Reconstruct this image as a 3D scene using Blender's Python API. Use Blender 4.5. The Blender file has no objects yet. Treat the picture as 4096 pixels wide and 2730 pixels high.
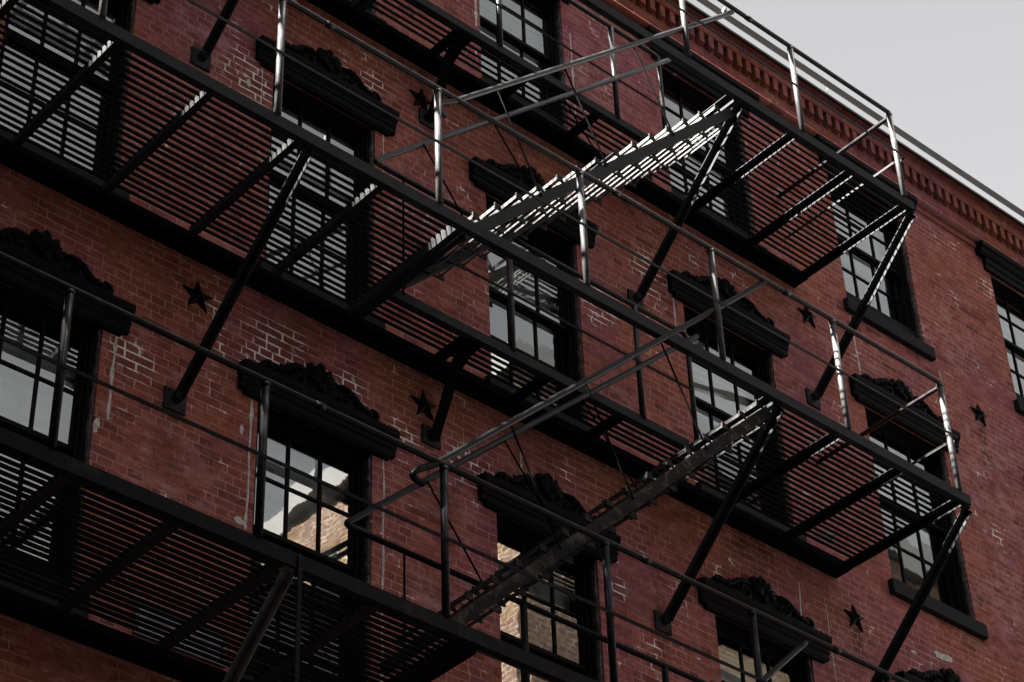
import bpy, bmesh, math, random
from mathutils import Vector, Matrix, noise
random.seed(7)
scn = bpy.context.scene
COL = scn.collection
R = math.radians

# ------------------------------------------------------------------ measured layout (metres)
YF = -1.494                                    # front of the balconies; the wall face is y = 0
ZP = {'L': 7.336, 'M': 10.736, 'T': 14.046}    # balcony floors
COLS = {'A': (4.965, 6.0), 'B': (7.289, 8.311), 'C': (9.505, 10.542),
        'D': (11.846, 12.998), 'E': (14.279, 15.451), 'F': (16.934, 18.07)}
ROWS = {  # sill top, glass bottom, lower muntin, meeting rail, upper muntin, glass top, opening top
    'L': (7.53, 7.80, 8.25, 8.705, 9.150, 9.613, 9.70),
    'M': (10.93, 11.12, 11.553, 12.005, 12.450, 12.880, 12.96),
    'T': (14.20, 14.50, 14.885, 15.235, 15.585, 15.955, 16.02)}
OP0, OP1, YI = 7.97, 11.16, -0.575             # stair opening in every balcony
ROOF_Z = 16.86

# ------------------------------------------------------------------ mesh helpers
class MB:
    def __init__(s): s.bm = bmesh.new()
    def quad(s, pts):
        vs = [s.bm.verts.new(p) for p in pts]
        return s.bm.faces.new(vs)
    def box(s, x0, x1, y0, y1, z0, z1):
        return s.hexa([(x0,y0,z0),(x1,y0,z0),(x1,y1,z0),(x0,y1,z0),(x0,y0,z1),(x1,y0,z1),(x1,y1,z1),(x0,y1,z1)])
    def hexa(s, p):
        v = [s.bm.verts.new(q) for q in p]
        for f in ((0,3,2,1),(4,5,6,7),(0,1,5,4),(1,2,6,5),(2,3,7,6),(3,0,4,7)):
            s.bm.faces.new([v[i] for i in f])
        return s
    def bar(s, p0, p1, w, h, up=(0,0,1), ow=0.0, oh=0.0):
        p0, p1, up = Vector(p0), Vector(p1), Vector(up)
        a = (p1-p0).normalized(); sd = a.cross(up).normalized(); u = sd.cross(a).normalized()
        q = []
        for hh in (-h/2, h/2):
            for pt, ws in ((p0,(-w/2)),(p0,(w/2)),(p1,(w/2)),(p1,(-w/2))):
                q.append(pt + sd*(ws+ow) + u*(hh+oh))
        return s.hexa(q)
    def tube(s, pts, r, seg=10, fillet=0.0, fs=5, cap=True, rz=None):
        P = [Vector(p) for p in pts]
        if fillet > 0 and len(P) > 2:
            Q = [P[0]]
            for i in range(1, len(P)-1):
                a, b, c = P[i-1], P[i], P[i+1]
                d0, d1 = (a-b), (c-b)
                f = min(fillet, d0.length*0.45, d1.length*0.45)
                s0, s1 = b+d0.normalized()*f, b+d1.normalized()*f
                for k in range(fs+1):
                    t = k/fs
                    Q.append(s0*(1-t)**2 + b*2*t*(1-t) + s1*t*t)
            Q.append(P[-1]); P = Q
        n = len(P); ref = None; rings = []
        for i, p in enumerate(P):
            t = ((P[min(i+1,n-1)]-P[max(i-1,0)])).normalized()
            if ref is None:
                ref = t.orthogonal().normalized()
            ref = (ref - t*ref.dot(t)).normalized(); bn = t.cross(ref)
            rr = r[i] if isinstance(r, (list,tuple)) else r
            rings.append([s.bm.verts.new(p + (ref*math.cos(2*math.pi*k/seg) + bn*math.sin(2*math.pi*k/seg))*rr) for k in range(seg)])
        for i in range(n-1):
            for k in range(seg):
                f = s.bm.faces.new((rings[i][k], rings[i][(k+1)%seg], rings[i+1][(k+1)%seg], rings[i+1][k])); f.smooth = True
        if cap:
            s.bm.faces.new(rings[0][::-1]); s.bm.faces.new(rings[-1])
        return s
    def prism(s, poly, y0, y1, axis='y', smooth=False):
        """extrude a polygon of (a, b): axis 'y' -> (x, z) swept along y; axis 'x' -> (y, z) swept along x"""
        f3 = (lambda a,b,t: (a,t,b)) if axis == 'y' else (lambda a,b,t: (t,a,b))
        A = [s.bm.verts.new(f3(a,b,y0)) for a,b in poly]; B = [s.bm.verts.new(f3(a,b,y1)) for a,b in poly]
        n = len(poly)
        s.bm.faces.new(A); s.bm.faces.new(B[::-1])
        for i in range(n):
            f = s.bm.faces.new((A[i], B[i], B[(i+1)%n], A[(i+1)%n])); f.smooth = smooth
        return s
    def sphere(s, c, r, sc=(1,1,1), seg=10):
        m = Matrix.Translation(Vector(c)) @ Matrix.Diagonal((sc[0],sc[1],sc[2],1))
        g = bmesh.ops.create_uvsphere(s.bm, u_segments=seg, v_segments=max(5,seg//2+1), radius=r, matrix=m)
        for v in g['verts']:
            for f in v.link_faces: f.smooth = True
        return s
    def build(s, name, mat, parent=None, bevel=0.0, recalc=True):
        if recalc: bmesh.ops.recalc_face_normals(s.bm, faces=s.bm.faces)
        me = bpy.data.meshes.new(name); s.bm.to_mesh(me); s.bm.free()
        o = bpy.data.objects.new(name, me); COL.objects.link(o)
        me.materials.append(mat)
        if parent: o.parent = parent
        if bevel:
            b = o.modifiers.new('edge_bevel','BEVEL'); b.width = bevel; b.segments = 2; b.limit_method = 'ANGLE'; b.angle_limit = R(40)
        return o

def tag(o, label=None, cat=None, group=None, kind=None):
    if label: o['label'] = label
    if cat: o['category'] = cat
    if group: o['group'] = group
    if kind: o['kind'] = kind
    return o
def thing(name, label, cat, group=None):
    o = bpy.data.objects.new(name, None); COL.objects.link(o); o.empty_display_size = .2
    return tag(o, label, cat, group)

# ------------------------------------------------------------------ material helpers
def newmat(name):
    m = bpy.data.materials.new(name); m.use_nodes = True
    nt = m.node_tree; nt.nodes.clear()
    out = nt.nodes.new('ShaderNodeOutputMaterial')
    return m, nt, out
class NT:
    def __init__(s, nt): s.nt = nt; s._pos = None
    def n(s, t, **kw):
        x = s.nt.nodes.new(t)
        for k, v in kw.items(): setattr(x, k, v)
        return x
    def link(s, a, b): s.nt.links.new(a, b)
    def _set(s, sock, v):
        if isinstance(v, bpy.types.NodeSocket): s.link(v, sock)
        else: sock.default_value = v
    def m(s, op, a, b=0.0, c=None, clamp=False):
        x = s.n('ShaderNodeMath', operation=op); x.use_clamp = clamp
        s._set(x.inputs[0], a); s._set(x.inputs[1], b)
        if c is not None: s._set(x.inputs[2], c)
        return x.outputs[0]
    def pos(s):
        if s._pos is None: s._pos = s.n('ShaderNodeNewGeometry').outputs['Position']
        return s._pos
    def noise(s, scale, detail=4, rough=.55, vec=None, dist=0.0, w=None):
        x = s.n('ShaderNodeTexNoise')
        x.inputs['Scale'].default_value = scale; x.inputs['Detail'].default_value = detail
        x.inputs['Roughness'].default_value = rough; x.inputs['Distortion'].default_value = dist
        s.link(vec if vec is not None else s.pos(), x.inputs['Vector'])
        return x.outputs['Fac']
    def ramp(s, v, lo, hi, a=0.0, b=1.0):
        x = s.n('ShaderNodeMapRange'); x.clamp = True; x.interpolation_type = 'SMOOTHSTEP'
        s._set(x.inputs[0], v); x.inputs[1].default_value = lo; x.inputs[2].default_value = hi
        x.inputs[3].default_value = a; x.inputs[4].default_value = b
        return x.outputs[0]
    def mix(s, f, a, b, mode='MIX'):
        x = s.n('ShaderNodeMix', data_type='RGBA', blend_type=mode)
        s._set(x.inputs[0], f)
        for i, v in ((6,a),(7,b)):
            if isinstance(v, bpy.types.NodeSocket): s.link(v, x.inputs[i])
            else: x.inputs[i].default_value = (*v, 1)
        return x.outputs[2]
    def vec(s, x, y, z):
        v = s.n('ShaderNodeCombineXYZ')
        for i, q in enumerate((x,y,z)): s._set(v.inputs[i], q)
        return v.outputs[0]
    def sep(s, v):
        x = s.n('ShaderNodeSeparateXYZ'); s.link(v, x.inputs[0]); return x.outputs
    def bsdf(s, col, rough, ior=1.5, normal=None, spec=None, metal=0.0):
        b = s.n('ShaderNodeBsdfPrincipled'); b.inputs['Specular IOR Level'].default_value = .5
        if isinstance(col, bpy.types.NodeSocket): s.link(col, b.inputs['Base Color'])
        else: b.inputs['Base Color'].default_value = (*col, 1)
        s._set(b.inputs['Roughness'], rough)
        b.inputs['IOR'].default_value = ior; b.inputs['Metallic'].default_value = metal
        if spec is not None: b.inputs['Specular IOR Level'].default_value = spec
        if normal is not None: s.link(normal, b.inputs['Normal'])
        return b.outputs[0]
    def bump(s, h, strength, dist):
        b = s.n('ShaderNodeBump'); b.inputs['Strength'].default_value = strength; b.inputs['Distance'].default_value = dist
        s.link(h, b.inputs['Height']); return b.outputs[0]

def mat_brick(name, base, white=1.0, patches=(), bw=0.116, bh=0.0715, side=False, cool=1.0, mort=(.40,.205,.180), long_rows=.35, joint=.0040):
    m, nt, out = newmat(name); N = NT(nt)
    x, y, z = N.sep(N.pos())
    hcoord = N.m('ADD', x, y) if side else N.m('ADD', x, N.m('MULTIPLY', y, 1.0))
    # hand-laid wobble
    wob = N.noise(5.0, 3, .6); wob2 = N.noise(1.1, 2, .5)
    zz = N.m('ADD', z, N.m('MULTIPLY', N.m('SUBTRACT', wob, .5), .010))
    zz = N.m('ADD', zz, N.m('MULTIPLY', N.m('SUBTRACT', wob2, .5), .022))
    zz = N.m('ADD', zz, 20*bh)
    xx = N.m('ADD', hcoord, N.m('MULTIPLY', N.m('SUBTRACT', N.noise(7.3, 2, .5), .5), .012))
    row = N.m('FLOOR', N.m('DIVIDE', zz, bh))
    wn = N.n('ShaderNodeTexWhiteNoise', noise_dimensions='1D'); N.link(row, wn.inputs['W'])
    two = N.m('GREATER_THAN', wn.outputs['Value'], long_rows)
    width = N.m('ADD', N.m('MULTIPLY', two, bw), bw)
    jit = N.m('MULTIPLY', wn.outputs['Value'], 0.11)
    xx = N.m('ADD', xx, jit)
    bt = N.n('ShaderNodeTexBrick'); bt.offset = .5; bt.squash = 1.0
    N.link(N.vec(xx, zz, 0.0), bt.inputs['Vector'])
    bt.inputs['Color1'].default_value = (0,0,0,1); bt.inputs['Color2'].default_value = (1,1,1,1); bt.inputs['Mortar'].default_value = (0,0,0,1)
    bt.inputs['Scale'].default_value = 1.0; bt.inputs['Bias'].default_value = 0.0
    N.link(width, bt.inputs['Brick Width']); bt.inputs['Row Height'].default_value = bh
    bt.inputs['Mortar Smooth'].default_value = .35
    # patches where the joints are bright and wide
    acc = None
    for (px, pz, pr) in patches:
        d = N.n('ShaderNodeVectorMath', operation='DISTANCE'); N.link(N.vec(x, 0.0, z), d.inputs[0]); d.inputs[1].default_value = (px, 0, pz)
        v = N.m('SUBTRACT', 1.0, N.m('DIVIDE', d.outputs['Value'], pr), clamp=True)
        acc = v if acc is None else N.m('MAXIMUM', acc, v)
    pn = N.noise(3.1, 4, .6)
    if acc is not None:
        pm = N.ramp(N.m('ADD', acc, N.m('MULTIPLY', N.m('SUBTRACT', pn, .5), 1.3)), .14, .62)
    else:
        pm = N.ramp(pn, .66, .74)
    spread = N.ramp(N.noise(2.4, 5, .7), .56, .66, 0.0, 1.0)
    bright = N.m('MAXIMUM', pm, spread)
    bright = N.m('MULTIPLY', bright, N.ramp(N.noise(6, 4, .65), .38, .54))
    bright = N.m('MULTIPLY', bright, white)
    ms = N.m('ADD', joint, N.m('MULTIPLY', bright, .0040))
    ms = N.m('ADD', ms, N.m('MULTIPLY', N.noise(23, 2, .6), .0022))
    N.link(ms, bt.inputs['Mortar Size'])
    tint = bt.outputs['Color']; fac = bt.outputs['Fac']
    tv = N.sep(tint)[0]
    b0 = Vector(base)
    c1 = b0*.52; c2 = b0*1.0; c3 = Vector((b0[0]*1.14, b0[1]*1.35, b0[2]*1.05)); c4 = Vector((b0[0]*.86, b0[1]*1.05*cool, b0[2]*1.55*cool)); c5 = Vector((b0[0]*1.30, b0[1]*1.45, b0[2]*1.30))
    col = N.mix(N.ramp(tv, .06, .22), c1, c2)
    col = N.mix(N.ramp(tv, .45, .62), col, c3)
    col = N.mix(N.ramp(tv, .70, .80), col, c4)
    col = N.mix(N.ramp(tv, .86, .92), col, c5)
    drip = N.noise(1.0, 5, .65, vec=N.vec(N.m('MULTIPLY', x, 5.0), N.m('MULTIPLY', y, 5.0), N.m('MULTIPLY', z, .55)))
    # large weathering: purple-grey bloom and soot
    big = N.noise(.55, 5, .6); mid = N.noise(2.3, 6, .65); fine = N.noise(38, 5, .7)
    col = N.mix(N.ramp(big, .44, .62, 0, .85), col, (b0[0]*.93, b0[1]*1.02, b0[2]*2.0))
    col = N.mix(N.ramp(N.noise(.8, 4, .6, vec=N.vec(x, z, 7.7)), .52, .66, 0, .7), col, (b0[0]*1.18, b0[1]*1.30, b0[2]*.80))
    col = N.mix(N.ramp(mid, .55, .72, 0, .5), col, (b0[0]*1.35, b0[1]*2.1, b0[2]*2.55))
    col = N.mix(N.ramp(N.noise(1.4, 6, .7, dist=.6), .58, .80, 0, .70), col, (.022,.012,.010))
    col = N.mix(N.ramp(N.noise(6.0, 4, .6), .62, .80, 0, .45), col, b0*1.3)
    if patches:
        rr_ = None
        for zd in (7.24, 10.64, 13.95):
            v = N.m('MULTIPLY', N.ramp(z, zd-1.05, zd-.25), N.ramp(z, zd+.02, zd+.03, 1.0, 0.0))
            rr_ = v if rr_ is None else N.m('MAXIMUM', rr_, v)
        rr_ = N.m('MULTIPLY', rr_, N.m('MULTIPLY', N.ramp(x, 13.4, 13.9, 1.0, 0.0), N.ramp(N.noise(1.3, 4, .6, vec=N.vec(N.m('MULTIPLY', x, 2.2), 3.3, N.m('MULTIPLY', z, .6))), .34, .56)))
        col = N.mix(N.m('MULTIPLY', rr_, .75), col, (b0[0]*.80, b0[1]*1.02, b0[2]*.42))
    if patches:                                   # rust and soot running down from the wall plates
        rs = None
        for (px, pz) in ((6.6,9.30),(11.215,9.30),(13.5,9.30),(6.6,12.58),(11.215,12.58),(13.5,12.58),(8.865,13.27),(8.865,9.96),(11.215,5.9),(16.17,13.58),(13.645,10.2),(7.8,7.36),(12.4,10.75)):
            wv = .50 if px in (7.8, 12.4) else .095
            h_ = N.ramp(N.m('ABSOLUTE', N.m('SUBTRACT', N.m('ADD', x, N.m('MULTIPLY', N.m('SUBTRACT', wob2, .5), .10)), px)), wv, wv*.25)
            v_ = N.m('MULTIPLY', N.ramp(z, pz-.85, pz-.05), N.ramp(z, pz, pz+.02, 1.0, 0.0))
            q_ = N.m('MULTIPLY', h_, v_)
            rs = q_ if rs is None else N.m('MAXIMUM', rs, q_)
        col = N.mix(N.m('MULTIPLY', rs, N.ramp(drip, .36, .56, 0, .8)), col, (.040,.018,.0095))
    # pinkish efflorescence smears, stretched along the courses
    sm = N.noise(1.0, 6, .7, vec=N.vec(N.m('MULTIPLY', x, 4.5), y, N.m('MULTIPLY', z, 9.0)))
    col = N.mix(N.ramp(sm, .50, .36, 0, .62), col, b0*.42)
    col = N.mix(N.ramp(sm, .51, .70, 0, .74*min(1, white+.2)), col, (b0[0]*1.75, b0[1]*3.1, b0[2]*3.9))
    sp = N.noise(15, 4, .65)
    col = N.mix(N.ramp(sp, .56, .70, 0, .55*white), col, (b0[0]*1.9, b0[1]*3.6, b0[2]*4.4))
    if patches:
        bl = None
        for (px, pz, pr) in ((16.3,12.9,1.0),(16.2,11.4,.9),(15.9,14.6,.6),(8.7,12.3,.5),(6.7,12.9,.6),(10.9,14.9,.7),(10.9,11.3,.5),(6.6,8.7,.6),(9.0,8.6,.5)):
            d = N.n('ShaderNodeVectorMath', operation='DISTANCE'); N.link(N.vec(x, 0.0, z), d.inputs[0]); d.inputs[1].default_value = (px, 0, pz)
            v = N.m('SUBTRACT', 1.0, N.m('DIVIDE', d.outputs['Value'], pr), clamp=True)
            bl = v if bl is None else N.m('MAXIMUM', bl, v)
        bm = N.m('MULTIPLY', N.ramp(bl, 0, .7), N.ramp(sm, .44, .66))
        col = N.mix(N.m('MULTIPLY', bm, .62), col, (.40,.235,.26))
    col = N.mix(N.ramp(fine, .35, .72, 0, .34), col, b0*.55)
    col = N.mix(N.ramp(drip, .60, .76, 0, .62), col, (b0[0]*.20, b0[1]*.26, b0[2]*.28))
    mcol = N.mix(N.ramp(N.noise(1.6, 5, .7), .34, .58), b0*.66, mort)
    mcol = N.mix(bright, mcol, (.78,.70,.70))
    col = N.mix(N.m('MULTIPLY', pm, .48), col, b0*.42)
    col = N.mix(N.m('MULTIPLY', N.m('MULTIPLY', bright, N.ramp(N.noise(9, 5, .7, dist=.5), .56, .66)), .75), col, (.62,.52,.53))
    col = N.mix(fac, col, mcol)
    h = N.m('SUBTRACT', N.m('MULTIPLY', N.m('SUBTRACT', 1.0, fac), 1.0), N.m('MULTIPLY', fine, .35))
    h = N.m('ADD', h, N.m('MULTIPLY', tv, .35))
    nrm = N.bump(h, .55, .007)
    N.link(N.bsdf(col, .88, 1.45, nrm, spec=.3), out.inputs[0])
    return m

def mat_paint(name, base, rough, var=.5, rust=0.0, rustcol=(.17,.10,.085), ior=1.6, bumpd=.0012, scale=9.0, spec=.5):
    m, nt, out = newmat(name); N = NT(nt)
    n1 = N.noise(scale, 6, .65); n2 = N.noise(scale*6, 4, .6)
    b0 = Vector(base)
    col = N.mix(N.ramp(n1, .3, .72), b0*(1-var*.6), (b0[0]*(1+var), b0[1]*(1+var*.93), b0[2]*(1+var*.97)))
    col = N.mix(N.ramp(n2, .58, .75, 0, .5), col, b0*(1+var*1.6))
    if rust > 0:
        rn = N.noise(7.0, 7, .72, dist=.8)
        col = N.mix(N.ramp(rn, .56-.10*rust, .66-.08*rust, 0, min(1, .5+.5*rust)), col, rustcol)
        col = N.mix(N.ramp(N.noise(26, 3, .6), .62, .74, 0, .6*rust), col, Vector(rustcol)*.35)
    rr = N.ramp(n1, .25, .75, rough-.08, rough+.12)
    nrm = N.bump(N.m('ADD', n2, N.m('MULTIPLY', n1, .6)), .5, bumpd)
    N.link(N.bsdf(col, rr, ior, nrm, spec=spec), out.inputs[0])
    return m

def mat_glass(name):
    m, nt, out = newmat(name); N = NT(nt)
    wav = N.noise(2.6, 2, .5); wav2 = N.noise(9.0, 2, .5)
    nrm = N.bump(N.m('ADD', wav, N.m('MULTIPLY', wav2, .16)), .30, .0016)
    gl = N.n('ShaderNodeBsdfGlossy'); gl.inputs['Roughness'].default_value = .012; gl.inputs['Color'].default_value = (.93,.96,.97,1)
    N.link(nrm, gl.inputs['Normal'])
    tr = N.n('ShaderNodeBsdfTransparent'); tr.inputs['Color'].default_value = (.84,.86,.85,1)
    fr = N.n('ShaderNodeFresnel'); fr.inputs['IOR'].default_value = 1.6
    N.link(nrm, fr.inputs['Normal'])
    f = N.m('ADD', N.m('MULTIPLY', fr.outputs[0], 1.3), .17, clamp=True)
    mx = N.n('ShaderNodeMixShader'); N.link(f, mx.inputs[0]); N.link(tr.outputs[0], mx.inputs[1]); N.link(gl.outputs[0], mx.inputs[2])
    N.link(mx.outputs[0], out.inputs[0])
    return m

def mat_plain(name, col, rough=.8, var=.2, scale=6):
    m, nt, out = newmat(name); N = NT(nt)
    n1 = N.noise(scale, 5, .6)
    c = N.mix(N.ramp(n1, .3, .7), Vector(col)*(1-var), Vector(col)*(1+var))
    N.link(N.bsdf(c, rough, 1.45, N.bump(n1, .3, .002)), out.inputs[0])
    return m

def mat_blind(name, col):
    m, nt, out = newmat(name); N = NT(nt)
    x, y, z = N.sep(N.pos())
    st = N.noise(1.0, 3, .6, vec=N.vec(N.m('MULTIPLY', x, 1.2), 0.0, N.m('MULTIPLY', z, 16)))
    c = N.mix(N.ramp(st, .35, .65), Vector(col)*.80, Vector(col))
    N.link(N.bsdf(c, .9, 1.4), out.inputs[0])
    return m

PATCH = [(6.22,9.52,.30),(7.45,10.12,.55),(5.72,13.18,.34),(7.05,12.72,.36),(8.28,13.42,.26),(10.78,12.38,.36),
         (11.45,13.05,.40),(10.75,9.47,.14),(8.05,10.12,.30),(9.25,9.95,.35),(14.9,12.3,.45),(10.45,14.72,.26),(8.6,9.95,.22)]
M_BRICK = mat_brick('red_brick', (.248,.0645,.0520), 1.0, PATCH)
M_CORN = mat_brick('cornice_brick', (.20,.054,.036), .25, (), bw=.21, bh=.31, mort=(.11,.056,.044))
M_MOULD = mat_plain('terracotta', (.195,.054,.040), .85, .22, 5)
M_TAN = mat_brick('tan_brick', (.088,.047,.0215), .5, (), bw=.26, bh=.12, side=True, cool=.55, mort=(.21,.16,.11), long_rows=2, joint=.013)
M_IRON = mat_paint('black_iron_paint', (.0145,.0155,.0168), .5, .5, 0, ior=1.5, spec=.12)
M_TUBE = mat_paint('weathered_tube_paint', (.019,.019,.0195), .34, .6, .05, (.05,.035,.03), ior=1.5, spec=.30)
M_POST_LIT = mat_paint('sunlit_post_paint', (.050,.050,.0505), .42, .45, 0, ior=1.5, spec=.25)  # upper posts: base colour raised to carry the sunlight on them
M_TUBE_SHADE = mat_paint('shaded_tube_paint', (.0068,.0072,.0076), .40, .5, .12, (.03,.02,.018), ior=1.45, spec=.12)  # darker copy of the tube paint, shade put into the lower rails and posts
M_TREAD_SHADE = mat_paint('shaded_tread_paint', (.022,.022,.022), .5, .4, 0, ior=1.5, spec=.15)  # darker tread copy, shade of the lower stairs put into the colour
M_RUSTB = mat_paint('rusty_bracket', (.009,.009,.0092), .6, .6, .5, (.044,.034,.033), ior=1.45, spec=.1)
M_TREAD_LIT = mat_paint('sunlit_tread_paint', (.044,.044,.044), .5, .5, 0, ior=1.5, spec=.3)  # lighter tread copy, sunlight on the upper stair put into the colour
M_BEAM = mat_paint('black_beam_paint', (.0145,.0155,.0172), .6, .7, 0, ior=1.45, spec=.14, scale=5)
M_IRON2 = mat_paint('black_iron_rusted', (.0055,.0057,.0062), .6, .6, .4, (.021,.0165,.0175), ior=1.45, spec=.08)
M_RUST = mat_paint('rust_mottled_iron', (.0075,.0075,.0078), .6, .6, .68, (.064,.050,.049), ior=1.45, spec=.10)
M_GRATE = mat_paint('grating_paint', (.0032,.0035,.0037), .7, .4, 0, ior=1.4, spec=.02)
M_FRAME = mat_paint('window_frame_paint', (.006,.006,.0057), .5, .5, 0, ior=1.4, spec=.06)
M_HOOD = mat_paint('hood_paint', (.0044,.0045,.0046), .5, .6, 0, ior=1.42, bumpd=.003, scale=14, spec=.045)
M_SILL = mat_paint('sill_paint', (.010,.010,.0108), .6, .6, 0, ior=1.45, bumpd=.003, spec=.08)
M_GLASS = mat_glass('window_glass')
M_BLIND = mat_blind('window_shade', (.86,.87,.85))
M_BLINDG = mat_blind('grey_shade', (.48,.48,.47))
M_ROOM = mat_plain('dark_room', (.05,.045,.04), .9, .2, 2)
M_CAULK = mat_plain('mortar_white', (.46,.44,.43), .9, .35, 30)
M_TANEDGE = mat_plain('tan_metal_edge', (.16,.13,.10), .6, .2, 8)
M_RAIL = mat_paint('grey_rail', (.038,.036,.034), .6, .4, 0)
M_LAV = mat_plain('pale_vent_paint', (.72,.66,.76), .7, .2, 9)
M_WHITE = mat_plain('white_cornice_paint', (.13,.128,.125), .6, .06, 3)
M_ASPH = mat_plain('asphalt', (.02,.02,.021), .9, .25, 20)
M_PAVE = mat_plain('pavement', (.09,.087,.08), .9, .15, 4)
M_ROOFM = mat_plain('roof_membrane', (.12,.12,.12), .9, .2, 4)

# ------------------------------------------------------------------ ground
G = -1.6
tag(MB().box(-150, 220, -200, 150, G-.4, G).build('road', M_ASPH), kind='structure')
tag(MB().box(-40, 60, -3.2, 0.0, G-.1, G+.13).build('pavement', M_PAVE), kind='structure')

# ------------------------------------------------------------------ the brick building
BLD = thing('brick_building', 'dark red brick building with dentil cornice and black hooded sash windows behind the fire escapes', 'building')
X0W, X1W, DW = -6.0, 27.0, 0.22
def build_wall():
    ops = []
    for r, (zs, *_, zt) in ROWS.items():
        for c, (a, b) in COLS.items():
            ops.append((a, b, zs-.03, zt))
    xs = sorted({X0W, X1W} | {v for o in ops for v in o[:2]})
    zs = sorted({G, ROOF_Z-.05} | {v for o in ops for v in o[2:]})
    mb = MB()
    for i in range(len(xs)-1):
        for j in range(len(zs)-1):
            cx, cz = (xs[i]+xs[i+1])/2, (zs[j]+zs[j+1])/2
            if any(o[0]<cx<o[1] and o[2]<cz<o[3] for o in ops): continue
            mb.quad([(xs[i],0,zs[j]),(xs[i+1],0,zs[j]),(xs[i+1],0,zs[j+1]),(xs[i],0,zs[j+1])])
    for a, b, z0, z1 in ops:
        mb.quad([(a,0,z0),(a,DW,z0),(a,DW,z1),(a,0,z1)]); mb.quad([(b,0,z0),(b,0,z1),(b,DW,z1),(b,DW,z0)])
        mb.quad([(a,0,z1),(a,DW,z1),(b,DW,z1),(b,0,z1)]); mb.quad([(a,0,z0),(b,0,z0),(b,DW,z0),(a,DW,z0)])
    bmesh.ops.remove_doubles(mb.bm, verts=mb.bm.verts, dist=1e-5)
    o = mb.build('wall', M_BRICK, BLD)
    bk = MB()
    bk.box(X0W, X0W+.3, .02, 9, G, ROOF_Z-.1); bk.box(X1W-.3, X1W, .02, 9, G, ROOF_Z-.1); bk.box(X0W+.3, X1W-.3, 8.7, 9, G, ROOF_Z-.1)
    bk.build('rear_walls', M_BRICK, BLD)
    MB().box(X0W, X1W, .06, 9, ROOF_Z-.1, ROOF_Z-.02).build('roof', M_ROOFM, BLD)
    fl = MB()
    for z in (6.9, 10.3, 13.65): fl.box(X0W+.3, X1W-.3, .3, 8.7, z-.2, z)
    fl.box(X0W+.3, X1W-.3, 1.9, 1.95, 4.0, ROOF_Z-.15)
    fl.build('inner_floors', M_ROOM, BLD)
build_wall()

# shade set-up for each window: list of (z fraction from top start, end, material, distance behind)
SHADE = {'A_L': [(0,.30,'g',.30),(.27,.66,'w',.27)], 'B_L': [(0,.50,'g',.30)], 'C_L': [(0,.18,'g',.3)], 'D_L': [(0,.8,'w',.3)], 'E_L': [(0,.6,'w',.3)],
         'A_M': [(0,.5,'w',.28),(.47,1,'g',.31)], 'B_M': [(0,.52,'w',.27),(.49,1,'g',.31)], 'C_M': [(0,.46,'g',.3)], 'D_M': [(0,.48,'w',.3)], 'E_M': [(0,.48,'w',.32)], 'F_M': [(0,.5,'w',.3)],
         'A_T': [(0,1,'w',.3)], 'B_T': [(0,.7,'w',.3)], 'C_T': [(0,1,'g',.28)], 'D_T': [(0,.85,'w',.28)], 'E_T': [(0,.55,'w',.3),(.5,1,'g',.34)], 'F_T': [(0,.6,'w',.3),(.5,1,'g',.33)], 'F_L': [(0,.5,'w',.3)]}

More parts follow.
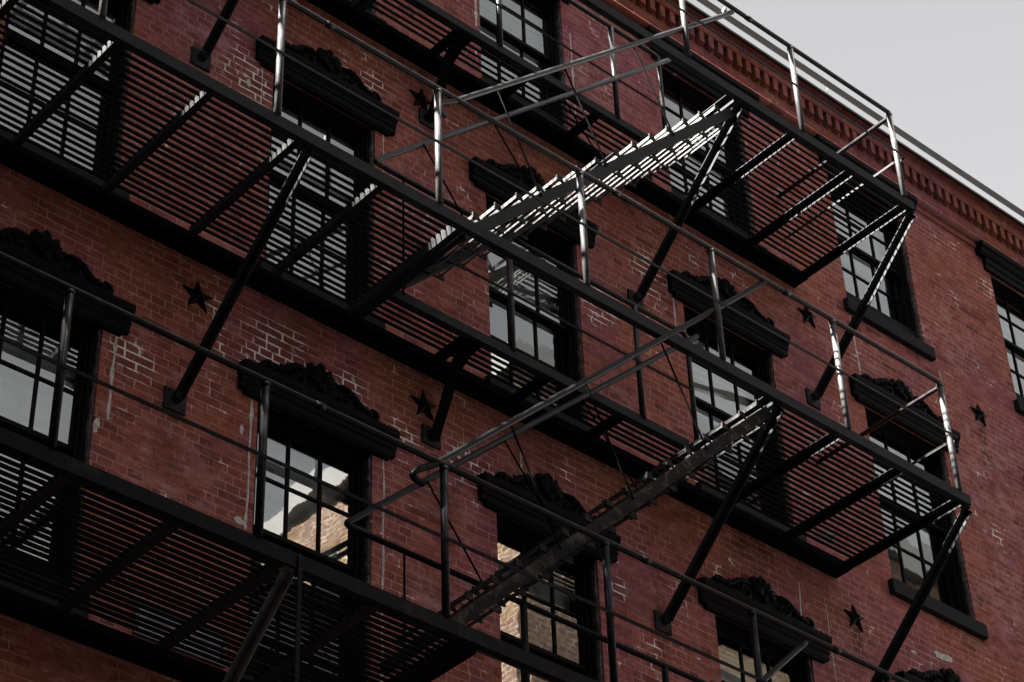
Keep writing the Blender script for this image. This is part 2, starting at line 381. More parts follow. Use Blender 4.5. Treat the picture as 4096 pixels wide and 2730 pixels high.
def make_window(c, r):
    a, b = COLS[c]; zs, g0, mlo, zm, mup, g1, zt = ROWS[r]
    rnd = random.Random(c+r)
    f = MB()                                     # fixed outer frame
    j = .045
    f.box(a+.002, a+j, .05, .215, zs, zt-.002); f.box(b-j, b-.002, .05, .215, zs, zt-.002)
    f.box(a+j, b-j, .052, .213, g1+.035, zt-.002); f.box(a+j, b-j, .052, .213, zs, g0-.085)
    f.box(b-j-.022, b-j, .085, .112, g0-.085, g1+.035); f.box(a+j, a+j+.022, .085, .112, g0-.085, g1+.035)
    f.box(a+j+.022, b-j-.022, .087, .110, g1+.014, g1+.035)
    fr = f.build('window', M_FRAME, BLD)
    ga, gb = a+.083, b-.083
    def sash(za, zb, zmun, y, name, lowrail, toprail):
        s = MB(); t = .036
        s.box(a+j+.001, ga, y, y+t, za-lowrail, zb+toprail); s.box(gb, b-j-.001, y, y+t, za-lowrail, zb+toprail)
        s.box(ga, gb, y+.001, y+t-.001, za-lowrail, za); s.box(ga, gb, y+.001, y+t-.001, zb, zb+toprail)
        w = (gb-ga)/3
        for k in (1,2): s.box(ga+w*k-.011, ga+w*k+.011, y+.004, y+t-.004, za, zb)
        s.box(ga, gb, y+.006, y+t-.006, zmun-.011, zmun+.011)
        s.build(name, M_FRAME, fr)
        p = MB()
        for k in range(3):
            for (q0, q1) in ((za, zmun-.011), (zmun+.011, zb)):
                xa, xb = ga+w*k+(.011 if k else 0), ga+w*(k+1)-(.011 if k < 2 else 0)
                tx, tz = rnd.uniform(-.0006,.0006), rnd.uniform(-.0006,.0006)
                yc = y+t*.5
                p.quad([(xa,yc-tx-tz,q0),(xb,yc+tx-tz,q0),(xb,yc+tx+tz,q1),(xa,yc-tx+tz,q1)])
        p.build('pane', M_GLASS, fr, recalc=False)
    sash(zm+.018, g1, mup, .116, 'upper_sash', .036, .034)
    sash(g0, zm-.018, mlo, .160, 'lower_sash', .084, .036)
    zz_, ln_ = zs+.02, []                        # ragged mortar bead along the right jamb
    while zz_ < zt-.03:
        ln_.append((b-rnd.uniform(.005,.026), zz_)); zz_ += rnd.uniform(.02,.07)
    ck = MB(); ck.prism([(b-.0008, zs+.015)]+ln_+[(b-.0008, zt-.02)], .016, .049)
    ck.build('caulk', M_SEAL, fr)
    for k, (s0, s1, mm, d) in enumerate(SHADE.get(c+'_'+r, [(0,.5,'w',.3)])):
        zt_ = g1+.05-(g1-g0+.1)*s0; zb_ = g1+.05-(g1-g0+.1)*s1
        q = MB().box(a+.03, b-.03, d, d+.008, zb_, zt_)
        q.box(a+.03, b-.03, d-.004, d+.012, zb_-.02, zb_)
        q.build('blind', M_BLIND if mm == 'w' else M_BLINDG, fr)
    if r in 'LM':
        MB().box(a-.075, b+.075, -.062, .049, zs-.160, zs-.012).build('window_sill', M_SILL, BLD, .008)
        make_hood(c, r)
    else:
        MB().box(a-.075, b+.075, -.062, .049, zs-.150, zs-.004).build('window_sill', M_SILL, BLD, .008)
        l = MB()
        l.prism([(0.0,15.985),(-.035,15.985),(-.035,16.06),(-.052,16.075),(-.052,16.15),(-.075,16.17),(-.085,16.215),(-.11,16.24),(-.11,16.29),(0.0,16.30)], a-.10, b+.10, 'x')
        l.prism([(0.004,16.145),(-.060,16.145),(-.080,16.168),(-.092,16.213),(-.116,16.238),(-.116,16.293),(0.004,16.303)], a-.20, b+.20, 'x')
        l.build('window_lintel', M_HOOD, BLD)

M_SEAL = mat_plain('old_sealant', (.075,.073,.07), .9, .6, 30)
HOODMESH = {}
def make_hood(c, r):
    a, b = COLS[c]; zt = ROWS[r][6]
    xc, hl = (a+b)/2, (b-a)/2+.185
    z0 = zt-.012
    s = MB()
    prof = [(.0,z0),(-.045,z0),(-.045,z0+.05),(-.058,z0+.06),(-.058,z0+.09),(-.072,z0+.115),(-.085,z0+.13),(-.098,z0+.165),(-.10,z0+.205),(-.09,z0+.215),(0,z0+.235)]
    s.prism(prof, xc-hl, xc+hl, 'x')
    s.prism([(0,z0-.035),(-.035,z0-.035),(-.052,z0-.004),(-.052,z0+.03),(0,z0+.03)], xc-hl+.05, xc+hl-.05, 'x')
    h = s.build('window_hood', M_HOOD, BLD, .006)
    w = (b-a)/2*1.02
    zb = z0+.215
    o = MB()
    # backing silhouette
    half = [(0,.33),(.022,.315),(.035,.275),(.052,.262),(.075,.295),(.100,.285),(.108,.245),(.100,.21),(.125,.205),(.150,.215),(.168,.195),(.16,.165),(.185,.17),(.235,.185),(.285,.165),(.325,.130),(.36,.105),(.395,.085),(.43,.078),(.455,.098),(.49,.108),(.525,.090),(.537,.050),(.53,.02),(.60,.008),(.60,-.03)]
    sc = w/.52
    poly = [(xc+x*sc, zb+z) for x, z in half] + [(xc-x*sc, zb+z) for x, z in reversed(half) if x > 0]
    o.prism(poly, -.004, -.042)
    # shell petals
    for k in range(7):
        th = (k-3)/3*R(78); ln = .17-.05*abs(k-3)/3
        bx, bz = math.sin(th), math.cos(th)
        p = [(xc+bx*t*sc, -.050-.012*math.sin(t/ln*2.6), zb+.12+bz*t) for t in (0.02, ln*.5, ln*.85, ln)]
        o.tube(p, [.012,.026,.024,.010], 8)
    o.sphere((xc,-.05,zb+.10), .038, (1.2,.8,1.0))
    for sg in (-1,1):
        # S scroll with a volute at each end
        pts = []
        for k in range(15):                      # inner volute
            th = R(-60)+k/14*R(430); rr = .012+.05*k/14
            pts.append((xc+sg*(.20+rr*math.cos(th))*sc, -.055, zb+.075+rr*math.sin(th)))
        o.tube(pts, [.010+.010*k/14 for k in range(15)], 8)
        cv = [(.145,.175),(.19,.185),(.24,.175),(.29,.145),(.335,.105),(.385,.075),(.43,.072),(.465,.085)]
        o.tube([(xc+sg*x*sc,-.052,zb+z) for x,z in cv], [.014,.022,.026,.026,.024,.02,.018,.016], 8)
        pts = []
        for k in range(13):
            th = R(120)-k/12*R(400); rr = .050-.038*k/12
            pts.append((xc+sg*(.478+rr*math.cos(th)*1.0)*sc, -.055, zb+.052+rr*math.sin(th)))
        o.tube(pts, [.018-.008*k/12 for k in range(13)], 8)
        for k in range(5):                       # acanthus leaflets
            t = k/4; bx, bz = .25+.20*t, .155-.09*t
            o.tube([(xc+sg*(bx-.03)*sc,-.048,zb+bz-.045),(xc+sg*bx*sc,-.062,zb+bz-.01),(xc+sg*(bx+.022)*sc,-.050,zb+bz+.022)], [.008,.017,.006], 7)
        o.tube([(xc+sg*.12*sc,-.05,zb+.012),(xc+sg*.3*sc,-.056,zb+.03),(xc+sg*.5*sc,-.05,zb+.012)], [.012,.018,.012], 8)
    for v_ in o.bm.verts:
        q_ = v_.co*16; amp = .007
        v_.co += Vector((noise.noise(q_+Vector((3,ord(c)*7,0))), .5*noise.noise(q_+Vector((0,9,5))), noise.noise(q_+Vector((8,1,ord(c)*3)))))*amp
    o.build('hood_ornament', M_HOOD, h)

for r in ROWS:
    for c in COLS:
        make_window(c, r)

# ------------------------------------------------------------------ cornice
def cornice():
    xa, xb = X0W, X1W
    c = MB()
    c.prism([(0.001,16.235),(-.020,16.235),(-.028,16.25),(-.028,16.272),(-.016,16.276),(-.016,16.318),(0.001,16.318)], xa, xb, 'x')
    c.build('cornice_fillet', M_MOULD, BLD)
    c = MB()
    c.prism([(0.001,16.320),(-.022,16.320)] + [(-.022-.062*math.sin(t*math.pi/2/6), 16.320+.052*(1-math.cos(t*math.pi/2/6))) for t in range(1,7)] + [(0.001,16.372)], xa, xb, 'x', smooth=True)
    c.build('cornice_cove', M_COVE, BLD)
    c = MB()
    c.prism([(0.001,16.374),(-.086,16.374),(-.092,16.382),(-.092,16.408),(-.084,16.412),(-.060,16.418),(-.060,16.432),(-.070,16.436),(-.070,16.528),(-.058,16.532),(-.058,16.714),(0.001,16.714)], xa, xb, 'x')
    c.build('cornice_band', M_CORN2, BLD)
    d = MB(); x = xa+.05
    rnd = random.Random(3)
    while x < xb-.1:
        dz = rnd.uniform(-.004,.004)
        d.box(x, x+.070, -.126+rnd.uniform(-.004,.004), -.0585, 16.545+dz, 16.706)
        x += .1365+rnd.uniform(-.003,.003)
    d.build('dentil_course', M_CORN2, BLD, .004)
    c = MB()
    c.prism([(0.001,16.716),(-.130,16.708),(-.136,16.722),(-.136,16.832),(-.146,16.836),(-.146,16.846),(-.190,16.846),(-.190,16.862),(0.001,16.862)], xa, xb, 'x')
    c.build('cornice_crown', M_CORN2, BLD)
    MB().box(xa, xb, -.204, -.1905, 16.850, 16.861).build('cornice_shadow_strip', M_FRAME, BLD)
    MB().box(xa, xb, -.222, .05, 16.863, 16.870).box(xa, xb, -.226, -.2225, 16.852, 16.873).build('cornice_edge', M_TANEDGE, BLD)
M_CORN2 = mat_brick('cornice_smooth', (.195,.053,.039), .30, (), bw=.205, bh=2.0, mort=(.20,.105,.08), long_rows=2)
M_COVE = mat_brick('cornice_cove_brick', (.165,.045,.032), .30, (), bw=.245, bh=2.0, mort=(.27,.16,.125), long_rows=2)
cornice()

# rail running along the roof edge
RR = thing('roof_edge_rail', 'thin dark grey rail running along the roof edge above the brick cornice', 'rail')
MB().box(X0W, X1W, -.256, -.244, 16.940, 17.045).build('rail_bar', M_RAIL, RR)
for xs_ in (3.1, 6.9, 10.9, 14.2, 17.9, 21.5):
    MB().tube([(xs_,-.215,16.87),(xs_,-.240,16.91),(xs_,-.240,17.02)], .005, 6).build('rail_support', M_RAIL, RR)
MB().box(12.60,12.68,-.285,-.2565,16.99,17.03).box(12.62,12.645,-.29,-.262,17.031,17.065).build('rail_clamp', M_WHITE, RR)

# mortar streaks and plaster daubs on the wall
def streak(x, z0, z1, w, lean=0.0, seed=0):
    rnd = random.Random(seed); mb = MB(); n = max(6, int((z1-z0)/.05)); prev = None; ph = rnd.uniform(0,9)
    for k in range(n+1):
        t = k/n; z = z0+(z1-z0)*t
        ww = w*1.25*(.45+.9*abs(noise.noise((z*6+ph, seed, 0)))+(.5 if rnd.random()<.12 else 0))
        xx = x+lean*t+.012*noise.noise((z*4, seed*3.1, 1))
        cur = ((xx-ww, -.003, z), (xx+ww, -.003, z))
        if prev: mb.quad([prev[0], prev[1], cur[1], cur[0]])
        prev = cur
    return mb
st = [(6.10,8.95,9.86,.014,.01,1),(7.235,8.55,9.80,.011,.0,2),(8.405,7.6,9.72,.010,.01,3),(14.30,13.25,14.02,.009,-.03,4),(13.28,9.2,10.3,.006,0,5),(9.455,14.9,15.75,.015,0,6),(5.56,12.95,13.9,.013,.015,7),
      (12.93,9.95,10.4,.007,.02,8),(9.78,10.0,10.35,.007,.0,9),(10.64,14.45,15.6,.011,0,10),(15.62,13.25,14.0,.006,.0,11),(8.40,12.3,12.95,.007,0,12),(7.18,12.45,12.9,.007,0,13),(11.72,12.5,12.95,.009,0,14)]
for q in st:
    streak(*q[:5], seed=q[5]).build('mortar_streak', M_CAULK, BLD)
def daub(pts, seed):
    rnd = random.Random(seed); mb = MB()
    mb.bm.faces.new([mb.bm.verts.new((x+rnd.uniform(-.006,.006), -.004, z+rnd.uniform(-.006,.006))) for x, z in pts])
    return mb
def blob(x, z, rx, rz, seed):
    rnd = random.Random(seed); return [(x+rx*math.cos(t)*rnd.uniform(.55,1.15), z+rz*math.sin(t)*rnd.uniform(.55,1.15)) for t in [2*math.pi*k/14 for k in range(14)]]
for pts, sd in [([(14.72,10.37),(14.93,10.40),(14.97,10.385),(14.965,10.335),(14.85,10.325),(14.74,10.315)],1), (blob(14.42,10.25,.045,.02,2),2),
                ([(12.08,10.30),(12.11,10.29),(12.13,10.265),(12.17,10.235),(12.11,10.24),(12.10,10.262),(12.075,10.268)],3), (blob(6.095,9.86,.03,.055,4),4),
                (blob(6.02,8.86,.028,.075,5),5), (blob(7.18,8.60,.055,.03,6),6), (blob(7.16,9.35,.018,.06,7),7), (blob(7.06,12.66,.03,.05,8),8),
                (blob(6.06,13.46,.028,.03,9),9),(blob(9.44,15.45,.03,.10,10),10),(blob(5.60,13.86,.05,.03,11),11)]:
    daub(pts, sd).build('plaster_daub', M_CAULK, BLD)

# ------------------------------------------------------------------ star anchors
def star_mb():
    mb = MB(); pts = []
    for k in range(10):
        r_ = .142 if k % 2 == 0 else .056
        t = R(90)+k*R(36); pts.append((r_*math.cos(t), r_*math.sin(t)))
    back = [mb.bm.verts.new((x,-.002,z)) for x,z in pts]; front = [mb.bm.verts.new((x*.97,-.014,z*.97)) for x,z in pts]
    ctr = mb.bm.verts.new((0,-.052,0))
    for k in range(10):
        q = (k+1)%10
        mb.bm.faces.new((back[k],back[q],front[q],front[k])); mb.bm.faces.new((front[k],front[q],ctr))
    mb.bm.faces.new(back)
    return mb
STARS = [(6.725,10.32,'in shadow just left of the left strut of the middle balcony'),
         (8.80,10.33,'half hidden behind the short curved bracket of the middle balcony'),
         (8.80,13.56,'half hidden behind the short curved bracket of the topmost balcony'),
         (13.60,13.665,'beside the top rail of the middle balcony'),
         (16.17,13.68,'on bare brick at the far right, away from the balconies'),
         (13.645,10.30,'below the right end of the middle balcony on mossy brick')]
star0 = None
for i, (x, z, d) in enumerate(STARS):
    if star0 is None:
        o = star0 = star_mb().build('star_anchor', M_HOOD)
    else:
        o = star0.copy(); COL.objects.link(o)
    o.location = (x, 0, z); o.rotation_euler = (0, R(random.uniform(-6,6)), 0)
    tag(o, 'black cast iron star ' + d, 'star anchor', 'cast iron star anchors on the brick wall')
star0 and None
bl = MB(); bl.sphere((0,-.055,0), .018, (1,.7,1), 8)
b0 = bl.build('bolt', M_IRON, star0)
for o in [q for q in list(scn.objects) if q.name.startswith('star_anchor') and q is not star0]:
    b = b0.copy(); COL.objects.link(b); b.parent = o

# ------------------------------------------------------------------ pale vent panel above the lowest balcony
VT = thing('wall_vent', 'pale lavender louvred vent panel low on the wall behind the lowest balcony', 'vent')
v = MB(); v.box(6.42,7.12,-.03,-.002,7.44,7.47).box(6.42,7.12,-.03,-.002,7.66,7.69).box(6.42,6.45,-.03,-.002,7.471,7.659).box(7.09,7.12,-.03,-.002,7.471,7.659)
v.build('vent_frame', M_WHITE, VT)
v = MB()
for k in range(5): v.hexa([(6.45,-.024,7.474+.037*k),(7.09,-.024,7.474+.037*k),(7.09,-.004,7.49+.037*k),(6.45,-.004,7.49+.037*k),(6.45,-.024,7.478+.037*k),(7.09,-.024,7.478+.037*k),(7.09,-.004,7.494+.037*k),(6.45,-.004,7.494+.037*k)])
v.box(6.45,7.09,-.0035,-.0025,7.47,7.66)
v.build('vent_louvres', M_LAV, VT)

# ------------------------------------------------------------------ fire escape balconies
XL, XR = 2.05, 13.47
POSTX = [2.10, 3.50, 4.915, 6.308, 7.722, 9.140, 10.566, 12.006, 13.385]
LBEAM = [2.19, 2.91, 3.63, 4.35, 5.06, 5.785, 6.505, 7.225]
IBEAM = [8.76, 9.555, 10.345]
RBEAM = [11.94, 12.71, 13.45]
def balcony(key, label):
    M_TUBE = M_TUBE_SHADE if key == 'L' else globals()['M_TUBE']
    z = ZP[key]; T = thing('fire_escape_balcony', label, 'fire escape balcony', 'fire escape balconies on the brick wall')
    pm = {'L': M_IRON2, 'M': M_BEAM, 'T': M_BEAM}[key]
    g = MB(); rnd = random.Random(key)
    y = -1.442; k = 0
    while y < -.205:
        dz = rnd.uniform(-.002,.002); th = .0045
        segs = [(XL+.01, XR-.012)] if y > YI+.03 else [(XL+.01, OP0), (OP1, XR-.012)]
        yy = y; y = yy+rnd.uniform(-.0035,.0035)
        for a, b in segs: g.box(a, b, y-th, y+th, z-.033+dz, z-.006+dz)
        y = yy+.0572
    g.build('grating', M_GRATE, T)
    MB().box(XL, XR+.045, YF, YF+.008, z-.100, z).box(XL, XR+.045, YF+.0085, YF+.055, z-.100, z-.093).build('front_beam', pm, T)
    MB().box(XL, XR, -.175, -.004, z-.100, z-.088).box(XL, XR, -.012, -.004, z-.0875, z+.0).box(XL, XR, -.175, -.168, z-.0875, z-.03).build('wall_beam', M_GRATE, T)
    for x in LBEAM:
        MB().box(x, x+.007, YF+.0565, -.176, z-.068, z-.002).box(x+.0075, x+.055, YF+.0565, -.176, z-.068, z-.061).build('crossbeam', M_IRON, T)
    for x in IBEAM:
        MB().box(x-.0, x+.062, YI+.012, -.176, z-.046, z-.039).box(x+.055, x+.062, YI+.012, -.176, z-.105, z-.0465).build('crossbeam', M_IRON, T)
    for x in RBEAM:
        MB().box(x-.060, x, YF+.0565, -.176, z-.046, z-.039).box(x-.007, x, YF+.0565, -.176, z-.110, z-.0465).build('crossbeam', M_IRON, T)
    MB().box(OP0-.055, OP0-.047, YF+.0565, -.176, z-.10, z-.002).box(OP0-.0465, OP0+.005, YF+.0565, -.176, z-.10, z-.092).box(OP0+.028, OP0+.036, YF+.0565, -.176, z-.13, z-.01).build('opening_beam', M_IRON2 if key == 'L' else M_IRON, T)
    MB().box(OP1-.05, OP1, YF+.0565, -.176, z-.046, z-.039).box(OP1, OP1+.008, YF+.0565, -.176, z-.12, z-.004).build('opening_beam', M_IRON, T)
    MB().box(OP0+.040, OP1-.055, YI, YI+.009, z-.085, z).box(OP0+.040, OP1-.055, YI+.0095, YI+.05, z-.085, z-.078).build('opening_edge_beam', pm, T)
    zr = {'L': 8.474, 'M': 11.868, 'T': 15.125}[key]; zmid = {'L': 7.885, 'M': 11.285, 'T': 14.568}[key]
    MB().tube([(XL-.02,0.0,zr),(XL-.02,YF,zr),(XR-.035,YF,zr),(XR-.035,0.0,zr)], .0215, 12, .07).build('top_rail', M_TUBE, T)
    for x in (3.9, 6.72, 9.52, 11.45):
        MB().tube([(x-.035,YF,zr),(x+.035,YF,zr)], .0262, 12).build('rail_coupling', M_TUBE, T)
    def flat(mb, pts, w, h):
        for p0, p1 in zip(pts[:-1], pts[1:]):
            d = Vector(p1)-Vector(p0)
            mb.bar(p0, p1, w, h)
    mr = MB(); yo = YF-.034
    pts = [(XL-.03,-.002,zmid),(XL-.03,yo,zmid)]
    pts += [(XR-.02,yo,zmid),(XR+.0,yo+.016,zmid),(XR+.0,YF+.05,zmid),(XR-.03,YF+.09,zmid),(XR-.03,-.002,zmid)]
    flat(mr, pts, .007, .026)
    mr.build('mid_rail', M_IRON2 if key == 'L' else M_IRON, T)
    for x in POSTX:
        p = MB().tube([(x,YF+.004,z+.001),(x,YF+.002,zr-.015)], .0265, 14)
        p.tube([(x,YF+.003,zr-.05),(x,YF+.003,zr-.018)], .031, 14)
        p.sphere((x,YF-.026,zmid), .011, (1,.6,1), 8)
        p.build('post', M_TUBE_SHADE if key == 'L' else M_POST_LIT, T)
    # inner guard along the stair opening, the stair handrail leaves it at the left bend
    gz = {'L': 8.458, 'M': 11.876, 'T': 15.19}[key]; gm = {'L': 7.90, 'M': 11.262, 'T': 14.495}[key]
    MB().tube([({'L':7.72,'M':7.94,'T':7.94}[key],YI,gz),(11.20,YI,gz),(11.20,YI,z-.02)], .0215, 12, .06).build('guard_rail', M_TUBE, T)
    MB().bar((8.14,YI-.026,gm),(11.19,YI-.026,gm),.007,.026).build('guard_mid_rail', M_IRON2, T)
    for x in (9.215, 10.595):
        MB().tube([(x,YI+.004,z-.02),(x,YI,gz-.015)], .0255, 12).build('guard_post', M_TUBE, T)
    MB().tube([(8.14,YI,z-.03),(8.14,YI,gz-.01)], .0085, 8).build('guard_rod', M_GRATE, T)
    # struts down to the wall
    zp = {'L': z-1.39, 'M': 9.345, 'T': 12.63}[key]
    for x in (6.60, 11.215, 13.50) if key != 'L' else (6.55, 11.215, 13.50):
        p0, p1 = Vector((x, YF+.06, z-.105)), Vector((x, -.04, zp+.02))
        s = MB(); up = (0, .75, .66)
        s.bar(p0, p1, .058, .007, up); s.bar(p0, p1, .007, .066, up, ow=.0255, oh=-.0368)
        s.bar(p0+Vector((0,.02,0)), p0+Vector((0,-.035,.008)), .07, .02, (0,0,1))
        so = s.build('strut', M_IRON if not (key == 'L' and x < 7) else M_STRUT, T)
        w = MB().box(x-.088, x+.088, -.022, -.001, zp-.10, zp+.075)
        for dx, dz in ((-.06,.05),(.06,.05),(-.06,-.075),(.06,-.075)): w.sphere((x+dx,-.024,zp+dz), .011, (1,.7,1), 8)
        w.box(x-.03, x+.03, -.075, -.0225, zp-.03, zp+.03); w.sphere((x+.0,-.08,zp), .018, (1,.8,1), 8)
        w.build('wall_plate', M_IRON, so, .003)
    # short curved bracket under the inner walkway
    xb = 8.865; zb = z-.088
    s = MB()
    c = [(YI+.03, zb-.012), (-.40, zb-.03), (-.30, zb-.11), (-.245, zb-.23), (-.15, zb-.42), (-.045, zb-.63)]
    n_ = len(c); wd = [.066, .062, .056, .050, .046, .046]
    for (a_, b_, w0, w1) in zip(c[:-1], c[1:], wd[:-1], wd[1:]):
        tx, tz = b_[0]-a_[0], b_[1]-a_[1]; l_ = math.hypot(tx, tz); nx, nz = -tz/l_*.006, tx/l_*.006
        s.hexa([(xb-w0,a_[0],a_[1]),(xb+w0,a_[0],a_[1]),(xb+w1,b_[0],b_[1]),(xb-w1,b_[0],b_[1]),(xb-w0,a_[0]+nx,a_[1]+nz),(xb+w0,a_[0]+nx,a_[1]+nz),(xb+w1,b_[0]+nx,b_[1]+nz),(xb-w1,b_[0]+nx,b_[1]+nz)])
    s.prism([(YI+.02,zb-.006)]+[(y_+.008,z_) for y_, z_ in c[1:]]+[(-.05,zb-.57),(-.13,zb-.38),(-.215,zb-.20),(-.26,zb-.09),(-.36,zb-.006)], xb+.020, xb+.028, 'x')
    so = s.build('bracket', M_GRATE, T)
    MB().box(xb-.088, xb+.088, -.020, -.001, z-.755, z-.585).box(xb-.03,xb+.03,-.05,-.0205,z-.70,z-.63).build('wall_plate', M_IRON, so, .003)
    if key == 'L':
        MB().box(6.588,6.618,YF-.012,YF-.001,z-1.9,z-.004).build('hanger_bar', M_IRON2, T)
    return T
M_STRUT = mat_paint('lit_strut', (.066,.072,.068), .6, .5, .15, (.11,.11,.095))  # paler than the other struts, light on the lower left one put into the colour
balcony('T', 'topmost black iron fire escape balcony, just below the brick cornice and against the sky')
balcony('M', 'middle black iron fire escape balcony crossing the centre of the photo from upper left')
balcony('L', 'lowest black iron fire escape balcony along the bottom left, with rusty brown patches')

# scraps of litter caught on the gratings
def litter(x, y, z, s_, seed):
    rnd = random.Random(seed); mb = MB(); n = 5
    g_ = [[mb.bm.verts.new((x+(i_/n-.5)*s_*1.7+rnd.uniform(-.01,.01), y+(j_/n-.5)*s_+rnd.uniform(-.01,.01), z+rnd.uniform(.002,.03))) for j_ in range(n)] for i_ in range(n)]
    for i_ in range(n-1):
        for j_ in range(n-1): mb.bm.faces.new((g_[i_][j_],g_[i_+1][j_],g_[i_+1][j_+1],g_[i_][j_+1]))
    return mb.build('paper_scrap', M_PAPER)
M_PAPER = mat_plain('scrap_paper', (.55,.56,.58), .9, .2, 20)
tag(litter(13.09,-.285,ZP['M'],.13,4), 'crumpled white scrap of litter on the right end of the middle balcony grating', 'litter')
tag(litter(6.88,-.30,ZP['M'],.07,8), 'small pale scrap of litter on the middle balcony grating, above the left star', 'litter')

# ------------------------------------------------------------------ stairs
def stair(zb, zt, label, smat, hr0, hr1, prof):
    M_TUBE = globals()['M_TUBE'] if zb > 10 else M_TUBE_SHADE
    S = thing('fire_escape_stair', label, 'iron stair', 'stairs between the fire escape balconies')
    xa, za, xb, zb_ = prof
    sl = (zb_-za)/(xb-xa)
    dirv = Vector((xb-xa,0,zb_-za)).normalized(); nv = Vector((-dirv.z,0,dirv.x))
    for y, sg in ((-1.372,1),(-.665,-1)):
        s = MB(); p0, p1 = Vector((xa,y,za)), Vector((xb,y,zb_))
        s.bar(p0, p1, .008, .088, (0,0,1))
        s.bar(p0+nv*.0, p1+nv*.0, .036, .008, (0,0,1), ow=-sg*.0225, oh=.040)
        s.bar(p0, p1, .036, .008, (0,0,1), ow=-sg*.0225, oh=-.040)
        s.bar(p0, p1, .014, .006, (0,0,1), ow=sg*.0115, oh=-.041)
        s.build('stringer', smat, S)
    n = 16; rnd = random.Random(5)
    for k in range(n):
        x = xa+.13+k*.2185; zc = za+(x-xa)*sl+.165
        if x > xb-.12: break
        t = MB()
        for q in range(4):
            xx = x+q*.086+rnd.uniform(-.004,.004); tz = rnd.uniform(-.003,.003)
            t.box(xx, xx+.007, -1.352, -.685, zc-(.038 if q == 0 else .021)+tz, zc-.004+tz)
        t.box(x+.0075, x+.255, -1.024, -1.016, zc-.036, zc-.030)
        t.build('tread', M_TREAD_LIT if zb > 10 else M_TREAD_SHADE, S)
        for ya, yb in ((-1.366,-1.353),(-.684,-.671)):
            MB().prism([(x-.014,zc-.050),(x+.285,zc-.050),(x+.285,zc-.004),(x+.235,zc-.004),(x+.215,zc-.040),(x+.055,zc-.040),(x+.035,zc+.002),(x-.014,zc+.002)], ya, yb).build('tread_bracket', M_RUSTB if zb < 10 else M_IRON, S)
    # handrails
    MB().tube([(hr0[0]+.05,YF+.05,hr0[1]-.075),(hr0[0]-.05,YF+.045,hr0[1]-.055),(hr0[0]-.03,YF+.02,hr0[1]-.01),(hr0[0]+.11,YF+.01,hr0[1]+.085),(hr1[0],YF+.02,hr1[1]),(hr1[0]+.07,YF+.005,hr1[1]+.07)], .0235, 12, .05).build('handrail', M_TUBE, S)
    MB().tube([(hr0[3]+.2,YI,hr0[2]),(hr0[3],YI,hr0[2]),(hr1[2],YI-.02,hr1[3])], .0235, 12, .05).build('handrail', M_TUBE, S)
    for y in (YF+.03, YI-.02):
        for xt in (8.33, 9.07, 9.90):
            zt_ = hr0[1]+.03+(hr1[1]-hr0[1]-.03)/(hr1[0]-hr0[0])*(xt-hr0[0]) if y < -1 else hr0[2]+(hr1[3]-hr0[2])/(hr1[2]-hr0[3])*(xt-hr0[3])
            xe = xt+.50; ze = za+(xe-xa)*sl+.05
            ye = -1.385 if y < -1 else -.652; ze -= .03
            MB().tube([(xt,y,zt_-.01),(xe-.02,ye,ze+.02),(xe,ye,ze)], .0072, 8).build('handrail_rod', M_GRATE, S)
    return S
stair(ZP['M'], ZP['T'], 'upper iron stair with sunlit white treads rising from the middle to the topmost balcony', M_IRON, (7.79,11.775,11.885,7.85), (11.17,15.0,11.33,15.215), (8.03,10.690,11.235,13.915))
stair(ZP['L'], ZP['M'], 'lower iron stair with rust mottled stringer rising from the lowest to the middle balcony', M_RUST, (7.54,8.365,8.465,7.63), (11.13,11.79,11.31,11.90), (7.88,7.400,11.235,10.655))
stair(3.936, ZP['L'], 'stair below the lowest balcony, only its handrail end showing at the bottom edge', M_IRON2, (7.54,4.96,5.06,7.63), (11.05,8.35,11.28,8.50), (7.88,4.0,11.235,7.255))

# ------------------------------------------------------------------ the building across the street (seen in the panes)
TB = thing('tan_brick_building', 'sunlit tan brick building with white cornice seen only as a reflection in the lower panes', 'building')
MB().box(24,52,-48,-15.1,G,27.45).build('wall', M_TAN, TB)
MB().box(23.75,52.2,-48.2,-14.85,27.5,28.1).build('roof_cornice', M_WHITE, TB)
tw = MB(); tp = MB()
for k in range(8):
    for lv in range(7):
        y0 = -16.6-k*3.9; z0 = 1.4+lv*3.75
        tw.box(23.955,23.985,y0-1.3,y0,z0,z0+2.0); tp.box(23.93,23.95,y0-1.2,y0-.1,z0+.1,z0+1.9)
        x0 = 25.5+k*3.1
        tw.box(x0,x0+1.1,-15.085,-15.055,z0,z0+1.9); tp.box(x0+.1,x0+1.0,-15.05,-15.03,z0+.1,z0+1.8)
tw.build('window_frames', M_WHITE, TB); tp.build('window_panes', M_FRAME, TB)

M_DARKB2 = mat_plain('dark_brick_wall', (.055,.040,.034), .9, .3, 3)
OB = thing('opposite_shade_building', 'unseen long dark brick building across the street, behind the viewer, sized to darken the left of the wall', 'building')  # unseen; height and distance set to cut sky light on the left wall
MB().box(-55,8.0,-40,-18.5,G,33.0).build('wall', M_DARKB2, OB)
MB().box(-55.2,8.2,-40.2,-18.2,33.05,33.5).build('roof_cornice', M_HOOD, OB)
ow = MB()
for k in range(23):
    for lv in range(9):
        ow.box(-53+k*2.55,-51.8+k*2.55,-18.49,-18.45,1.2+lv*3.5,3.1+lv*3.5)
ow.build('window_panes', M_FRAME, OB)
NB = thing('shade_tower_block', 'unseen tall brick tower block added far to the left to shade the street', 'building')  # unseen blocker, added to keep sun off the street
MB().box(-78,-46,-30,9,G,50).build('wall', M_BRICK, NB)
nw = MB()
for k in range(12):
    for lv in range(13): nw.box(-45.99,-45.95,-29+k*3.1,-27.5+k*3.1,1.2+lv*3.6,3.2+lv*3.6)
nw.build('window_panes', M_FRAME, NB)

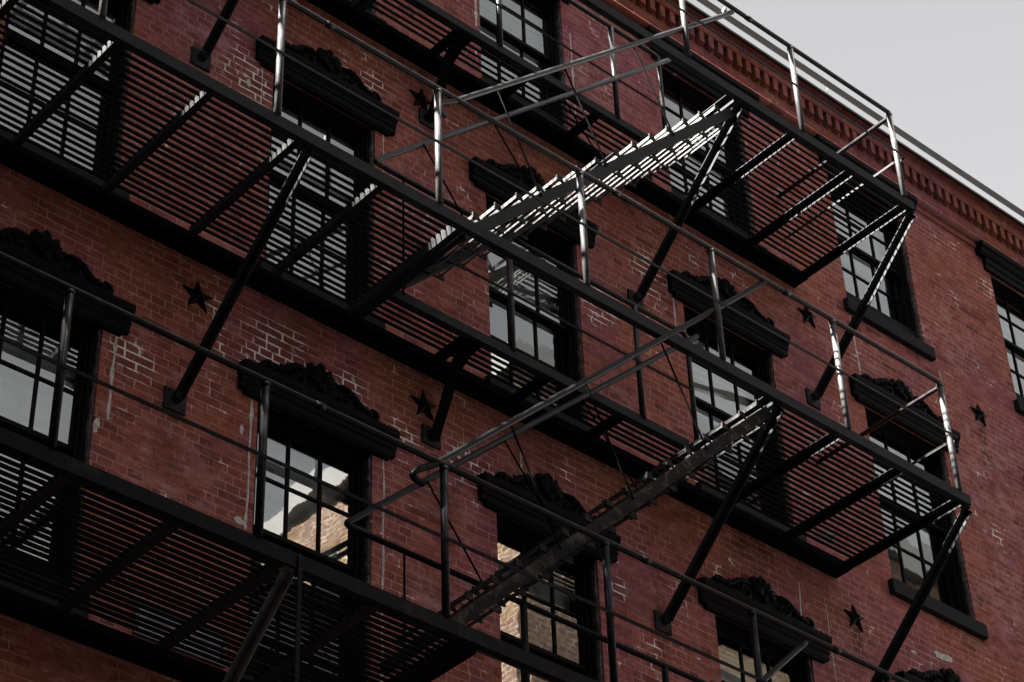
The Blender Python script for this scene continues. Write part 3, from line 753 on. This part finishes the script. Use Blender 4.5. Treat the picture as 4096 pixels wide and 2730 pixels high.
M_DARKB = mat_plain('low_bounce_brick', (.030,.028,.027), .9, .3, 3)  # kept dark so the annex throws no red bounce on the iron
AN = thing('shade_annex', 'unseen lower dark brick annex added to shade the tan building across the street', 'building')  # unseen blocker, added to shade the tan face and dim the low panes
MB().box(16,22,-40,-18,G,22.3).build('wall', M_DARKB, AN)
MB().box(15.9,22.1,-40.1,-17.9,22.32,22.5).build('roof_cornice', M_HOOD, AN)

# ------------------------------------------------------------------ camera
cam = bpy.data.cameras.new('camera'); co = bpy.data.objects.new('camera', cam); COL.objects.link(co)
co.location = (0, -10.56561, 0); co.rotation_euler = (R(128.523405), R(1.829281), R(-41.207737))
cam.sensor_width = 36; cam.lens = 9078.2945/4096*36; cam.clip_end = 1000; cam.clip_start = .05
scn.camera = co

# ------------------------------------------------------------------ light
sv = Vector((-1.11, .15, 1.0)).normalized()
el = math.asin(sv.z); az = math.atan2(sv.x, sv.y)
sun = bpy.data.lights.new('sun', 'SUN'); so = bpy.data.objects.new('sun', sun); COL.objects.link(so)
sun.energy = 5.0; sun.angle = R(.5); sun.color = (1.0, .95, .88)
so.rotation_euler = sv.to_track_quat('Z', 'Y').to_euler(); so.location = (-20, 5, 30)
w = bpy.data.worlds.new('World'); scn.world = w; w.use_nodes = True
nt = w.node_tree; bg = nt.nodes['Background']
sky = nt.nodes.new('ShaderNodeTexSky'); sky.sky_type = 'NISHITA'; sky.sun_disc = False
sky.sun_elevation = el; sky.sun_rotation = az % (2*math.pi); sky.air_density = .32; sky.dust_density = .3; sky.ozone_density = 1.0
hs = nt.nodes.new('ShaderNodeHueSaturation'); hs.inputs['Saturation'].default_value = .035
nt.links.new(sky.outputs[0], hs.inputs['Color']); nt.links.new(hs.outputs[0], bg.inputs['Color'])
bg.inputs['Strength'].default_value = .05

scn.view_settings.view_transform = 'Standard'; scn.view_settings.look = 'None'
scn.view_settings.exposure = 3.75; scn.view_settings.gamma = 1.0; scn.view_settings.use_curve_mapping = False
scn.render.resolution_x = 1024; scn.render.resolution_y = 682
scn.cycles.max_bounces = 6; scn.cycles.transparent_max_bounces = 12
